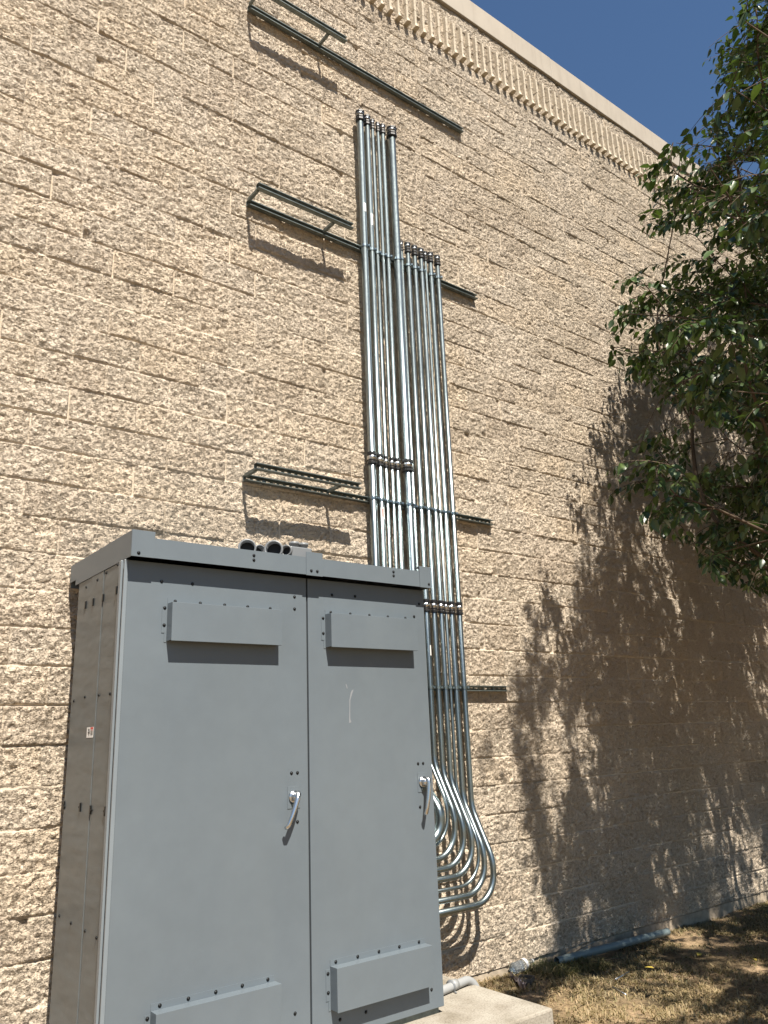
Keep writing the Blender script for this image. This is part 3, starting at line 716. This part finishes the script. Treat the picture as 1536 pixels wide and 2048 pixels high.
# crumpled wrapper
bm = bmesh.new(); bmesh.ops.create_grid(bm, x_segments=12, y_segments=6, size=1)
for v in bm.verts:
    t = v.co.x; s = v.co.y
    v.co = Vector((4.36-.06*t+s*.028, -.23-.13*t+s*.02, gh(4.36, 0)+.03+.02*random.uniform(-1, 1)+.01*math.cos(t*5)))
M_WRAP, _ = mat('wrapper_foil', (.25, .22, .24), .3, metal=.3)
o = bmo('crumpled_wrapper', bm, M_WRAP); tag(o, 'crumpled dark foil wrapper on the dirt between the bottle and the pad', 'wrapper')
bm = bmesh.new(); bmesh.ops.create_icosphere(bm, subdivisions=2, radius=.024)
for v in bm.verts: v.co *= random.uniform(.85, 1.1); v.co += Vector((4.72, -.13, gh(4.7, 0)+.012))
o = bmo('pale_stone', bm, M_WHITE, None, True); tag(o, 'small pale stone in the green tuft near the bottle', 'stone')

# ------------------------------------------------------------------ leaves as one mesh
def leaf_mesh(name, pos, ax, nr, ln, wd, tint, m, fold=.25, droop=.15):
    """pos base point, ax length direction, nr face normal (arrays n x 3)"""
    n = len(pos); ax = ax/np.linalg.norm(ax, axis=1)[:, None]
    sd = np.cross(ax, nr); sd /= np.linalg.norm(sd, axis=1)[:, None]+1e-9; nr = np.cross(sd, ax)
    T = [(0, 0, 0), (.28, .40, fold), (.28, 0, 0), (.28, -.40, fold), (.62, .34, fold), (.62, 0, 0), (.62, -.34, fold), (1, 0, 0)]
    V = np.zeros((n, 8, 3), np.float32)
    for k, (t, s, f) in enumerate(T):
        V[:, k] = pos+ax*(t*ln)[:, None]+sd*(s*wd)[:, None]+nr*((f*abs(s)*wd)-droop*t*t*ln)[:, None]
    Fq = [(0, 2, 1), (0, 3, 2), (4, 5, 7), (5, 6, 7)]; Q = [(1, 2, 5, 4), (2, 3, 6, 5)]
    base = np.arange(n)*8
    loops = np.concatenate([np.concatenate([base[:, None]+np.array(f)[None] for f in Fq], 1), np.concatenate([base[:, None]+np.array(f)[None] for f in Q], 1)], 1)
    me = bpy.data.meshes.new(name); me.vertices.add(n*8); me.vertices.foreach_set('co', V.reshape(-1))
    me.loops.add(n*20); me.loops.foreach_set('vertex_index', loops.reshape(-1).astype(np.int32))
    st = (np.arange(n)*20)[:, None]+np.array([0, 3, 6, 9, 12, 16])[None]
    me.polygons.add(n*6); me.polygons.foreach_set('loop_start', st.reshape(-1).astype(np.int32))
    a = me.attributes.new('tint', 'FLOAT', 'POINT'); a.data.foreach_set('value', np.repeat(tint, 8).astype(np.float32))
    me.update(); me.validate(); me.materials.append(m); return me

# ------------------------------------------------------------------ tree
def itp(t, pts):
    if t <= pts[0][0]: return pts[0][1]
    for (a, va), (c, vc) in zip(pts, pts[1:]):
        if t <= c: return va+(vc-va)*(t-a)/(c-a)
    return pts[-1][1]
LBD = [(-400, 1520), (-100, 1500), (0, 1475), (60, 1480), (110, 1418), (160, 1440), (230, 1430), (255, 1400), (275, 1320), (300, 1300), (330, 1250), (420, 1225), (455, 1235), (480, 1340), (525, 1350), (560, 1250), (620, 1225), (700, 1215), (745, 1225), (785, 1330), (860, 1340), (900, 1260), (945, 1212), (1000, 1230), (1040, 1300), (1080, 1350), (1120, 1400), (1165, 1450), (1190, 1520), (1215, 1640), (2048, 1640)]
SBD = [(-.1, 4.80), (.6, 4.80), (.9, 4.50), (1.6, 4.50), (1.8, 4.62), (2.1, 4.98), (2.5, 5.12), (2.85, 5.36), (3.84, 5.95), (5.15, 6.80), (6, 7.5), (7, 8.4), (9, 10.5)]
TR = Vector((7.0, -3.4, -.1))
CC = Vector((7.2, -3.3, 5.0)); CR = Vector((4.1, 2.85, 3.95))
HOLES = [(1350, 500, 60, 26), (1440, 905, 65, 40), (1345, 850, 60, 34), (1400, 305, 35, 30), (1490, 345, 28, 26), (1320, 640, 40, 16), (1470, 520, 40, 22), (1290, 1010, 40, 16), (1440, 700, 50, 18), (1380, 1060, 40, 14)]
from mathutils import noise as mnoise
def allowed(P, pad_=0.):
    q = prj(P)
    if q and -200 < q[1] < 2150 and q[0] < 1640 and q[0] < itp(q[1], LBD)+pad_: return False
    if q:
        for hx, hy, ha, hb in HOLES:
            if ((q[0]-hx)/ha)**2+((q[1]-hy)/hb)**2 < 1 and random.random() < .8: return False
    t = (P[2]+.1)/1.58; gx_, gy_ = P[0]+.23*t, P[1]+t
    if ((gx_-4.75)/.75)**2+((gy_+.85)/.42)**2 < 1 and random.random() < .6: return False
    t = (P[2]-.19)/1.58
    if P[0]+.23*t < 3.75 and P[1]+t > -1.6: return False
    t = -P[1]; sx_, sz_ = P[0]+.23*t, P[2]-1.58*t
    if sz_ > -.1 and .5+.5*mnoise.noise(Vector((sx_*2.6-sz_*.25, sz_*.75, 3.3)))+.12*mnoise.noise(Vector((sx_*7, sz_*2, 1.3))) > .66+.12*min(1, max(0, (sx_-5.6)/1.2)) and random.random() < .7: return False
    if sz_ > -.1 and sx_ < itp(sz_, SBD)-.12+pad_*.003: return False
    return True
random.seed(21)
NA = 1850
from mathutils import noise as mnoise
def noise3(P): return .5+.5*mnoise.noise(Vector((P.x*1.15, P.y*1.15, P.z*2.3)))+.22*mnoise.noise(Vector((P.x*2.6+9, P.y*2.6, P.z*4.5)))
anch = []; arr = np.zeros((NA, 3)); na = 0
while na < NA:
    q = [random.uniform(-1, 1) for _ in range(3)]
    if sum(abs(v)**2.8 for v in q) > 1: continue
    P = CC+Vector((q[0]*CR.x, q[1]*CR.y, q[2]*CR.z))
    if P.z < 1.95: continue
    u = prj(P); vis = u and u[0] < 1640 and -150 < u[1] < 2100
    if not vis and random.random() > .45: continue
    if not allowed(P, 2): continue
    cl = noise3(P)
    if cl < .47: continue
    if na and np.min(((arr[:na]-np.array(P))**2).sum(1)) < (.15 if vis else .2)**2: continue
    arr[na] = P; na += 1; anch.append(P)
nodes_p = [TR.copy(), TR+Vector((.05, .03, 1.1)), TR+Vector((-.05, 0, 2.1))]; par = [-1, 0, 1]
for kk in range(7):
    a = kk*2*math.pi/7+.3; e_ = Vector((math.cos(a)*1.0, math.sin(a)*.85, 1.2+.35*(kk % 3)))
    nodes_p.append(nodes_p[2]+e_*.55); par.append(2); nodes_p.append(nodes_p[2]+e_*1.15+Vector((0, 0, .15))); par.append(len(nodes_p)-2)
anch.sort(key=lambda P: (P-nodes_p[2]).length)
tips = []
npa = np.zeros((60000, 3)); npa[:len(nodes_p)] = np.array(nodes_p)
for P in anch:
    NP = npa[:len(nodes_p)]; dd_ = np.sqrt(((NP-np.array(P))**2).sum(1))+.25*np.maximum(0, NP[:, 2]-P.z); dd_[0] = 99
    best = int(np.argmin(dd_))
    Q = nodes_p[best]; L_ = (P-Q).length; n_ = max(1, int(L_/.4)); prev = best
    for s in range(1, n_+1):
        t = s/n_; p = Q.lerp(P, t)+Vector((random.uniform(-1, 1), random.uniform(-1, 1), random.uniform(-1, 1)))*.035*(s < n_)+Vector((0, 0, .10*L_*t*(1-t)))
        nodes_p.append(p); par.append(prev); npa[len(nodes_p)-1] = p; prev = len(nodes_p)-1
    tips.append((prev, (P-Q).normalized()))
cnt = [0.]*len(nodes_p)
for j, _ in tips: cnt[j] += 1
for j in range(len(nodes_p)-1, 0, -1): cnt[par[j]] += max(cnt[j], .3)
kid = {}
for j in range(1, len(nodes_p)):
    k_ = kid.get(par[j])
    if k_ is None or cnt[j] > cnt[k_]: kid[par[j]] = j
for it_ in range(4):
    new = list(nodes_p)
    for j in range(3, len(nodes_p)):
        if j in kid: new[j] = nodes_p[j]*.5+(nodes_p[par[j]]+nodes_p[kid[j]])*.25
    nodes_p = new
rad_ = [min(.10, .0030*max(c, .6)**.5) for c in cnt]
tree = empty('tree', TR, 'leafy green broadleaf tree reaching in from the right and shading the wall', 'tree')
bm = bmesh.new(); tube(bm, [nodes_p[0]-Vector((0, 0, .2)), nodes_p[0]+Vector((0, 0, .15)), nodes_p[1], nodes_p[2]], [.19, .15, .135, .12], 14); link('trunk', _m(bm), M_BARK, tree, True)
bm = bmesh.new()
for j in range(3, len(nodes_p)):
    a, c = nodes_p[par[j]], nodes_p[j]
    if (a-c).length > 1e-3: tube(bm, [a, c], [max(rad_[j], min(rad_[par[j]], rad_[j]*1.6)), rad_[j]], 5, cap=False)
LP, LA, LN_, LL, LT = [], [], [], [], []
twp = []
for j, d in tips:
    P = nodes_p[j]
    for tw in range(random.choice((4, 5, 5, 6))):
        out = (P-CC); out = Vector((out.x/CR.x, out.y/CR.y, out.z/CR.z*.6)).normalized()
        dd = (out*.7+d*.3+Vector((random.gauss(0, 1), random.gauss(0, 1), random.gauss(-.05, .32)))*.8).normalized()
        Lt = random.uniform(.2, .5); Lseg = 5; pts = [P]; v = dd.copy()
        for s in range(Lseg):
            v = (v+Vector((0, 0, -.12))).normalized(); pts.append(pts[-1]+v*Lt/Lseg)
        if not allowed(pts[-1], -22): continue
        tube(bm, pts, [.0032, .003, .0026, .0022, .0018, .0012], 3, cap=False)
        nl = random.randint(8, 12)
        for k in range(nl):
            t = (k+.6)/nl; i0 = min(int(t*Lseg), Lseg-1); B = pts[i0].lerp(pts[i0+1], t*Lseg-i0); tg = (pts[i0+1]-pts[i0]).normalized()
            sd = tg.cross(Vector((0, 0, 1))).normalized()*(1 if k % 2 else -1)
            ax_ = (tg*.55+sd*.75+Vector((random.gauss(0, .3), random.gauss(0, .3), -.45+random.gauss(0, .3)))).normalized()
            n__ = (Vector((0, 0, 1))+Vector((random.gauss(0, .45), random.gauss(0, .45), 0))-ax_*.2).normalized()
            l_ = random.uniform(.058, .098)*(1-.25*(t > .9)); st_ = B+ax_*.012
            if not allowed(st_+ax_*l_, -30): continue
            LP.append(st_); LA.append(ax_); LN_.append(n__); LL.append(l_); LT.append(min(1, max(0, random.gauss(.4, .28))))
link('limbs', _m(bm), M_BARK, tree, True)
LL = np.array(LL); me = leaf_mesh('crown', np.array(LP), np.array(LA), np.array(LN_), LL, LL*.62, np.array(LT), M_LEAF, .3, .18)
print('leaves', len(LL))
o = bpy.data.objects.new('crown', me); C.objects.link(o); o.parent = tree; o.matrix_parent_inverse = Matrix.Translation(-TR); me.shade_smooth()

# ------------------------------------------------------------------ grass
def blades(name, n, xr, yr, hmin, hmax, green, width=.004):
    x = rng.uniform(*xr, n); y = rng.uniform(*yr, n)
    keep = ~((x < 3.6) & (y > -1.3) & (x > .9))
    d = vnoise(x*2.2, y*2.2, 51); dd = vnoise(x*7, y*7, 52)
    keep &= (rng.random(n) < np.clip((dd*.7+d*.9-.55)*2.4, .05, 1))
    x, y = x[keep], y[keep]; n = len(x)
    z = gz(x, y)+(vnoise(x*3, y*3, 1)-.5)*.03+(vnoise(x*11, y*11, 2)-.5)*.018
    h = rng.uniform(hmin, hmax, n); a = rng.uniform(0, 6.283, n); lean = rng.uniform(.5, 2.6, n)
    w = width*rng.uniform(.6, 1.3, n); ca, sa = np.cos(a), np.sin(a)
    V = np.zeros((n, 5, 3), np.float32); lx = ca*lean*h; ly = sa*lean*h
    V[:, 0] = np.stack([x-sa*w, y+ca*w, z-.003], -1); V[:, 1] = np.stack([x+sa*w, y-ca*w, z-.003], -1)
    V[:, 2] = np.stack([x+lx*.4+sa*w*.8, y+ly*.4-ca*w*.8, z+h*.62], -1); V[:, 3] = np.stack([x+lx*.4-sa*w*.8, y+ly*.4+ca*w*.8, z+h*.62], -1)
    V[:, 4] = np.stack([x+lx, y+ly, z+h*np.where(lean > 1, .55, .95)], -1)
    me = bpy.data.meshes.new(name); me.vertices.add(n*5); me.vertices.foreach_set('co', V.reshape(-1))
    b0 = (np.arange(n)*5)[:, None]; lp = np.concatenate([b0+np.array([0, 1, 2, 3])[None], b0+np.array([3, 2, 4])[None]], 1)
    me.loops.add(n*7); me.loops.foreach_set('vertex_index', lp.reshape(-1).astype(np.int32))
    me.polygons.add(n*2); me.polygons.foreach_set('loop_start', ((np.arange(n)*7)[:, None]+np.array([0, 4])[None]).reshape(-1).astype(np.int32))
    gr = vnoise(x*1.3+5, y*1.6, 53); shade = np.clip((x-4.6)/2, 0, 1)*.25+np.clip((y+.9)/.9, 0, 1)*.35  # second term: blades greener towards the right and the wall foot
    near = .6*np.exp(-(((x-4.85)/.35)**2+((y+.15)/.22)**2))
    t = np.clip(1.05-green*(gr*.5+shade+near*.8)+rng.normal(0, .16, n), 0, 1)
    at = me.attributes.new('tint', 'FLOAT', 'POINT'); at.data.foreach_set('value', np.repeat(t, 5).astype(np.float32))
    me.update(); me.validate(); me.materials.append(M_GRASS)
    o = bpy.data.objects.new(name, me); C.objects.link(o)
    return o
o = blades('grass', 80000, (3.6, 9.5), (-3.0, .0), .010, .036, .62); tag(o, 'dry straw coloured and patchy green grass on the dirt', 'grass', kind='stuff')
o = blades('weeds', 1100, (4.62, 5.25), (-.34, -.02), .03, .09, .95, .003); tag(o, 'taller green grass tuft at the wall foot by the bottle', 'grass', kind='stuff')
# fallen yellow leaves
yl = [(5.9, -.62), (5.35, -.62), (6.1, -.95)]
yll = ['yellow leaf fallen in the shade, the farthest one from the pad', 'yellow leaf fallen near the farther metal rod', 'yellow leaf fallen in the shade, nearest the right edge of the photo']
for k, (x, y) in enumerate(yl):
    P = np.array([[x, y, gh(x, y)+.03]]); me = leaf_mesh('fallen_leaf', P, np.array([[math.cos(k*2.), math.sin(k*2.), .15]]), np.array([[.1, -.3, 1.]]), np.array([.07]), np.array([.045]), np.array([.5]), M_YEL)
    o = bpy.data.objects.new('fallen_leaf', me); C.objects.link(o); tag(o, yll[k], 'leaf', 'fallen yellow leaves on the grass')
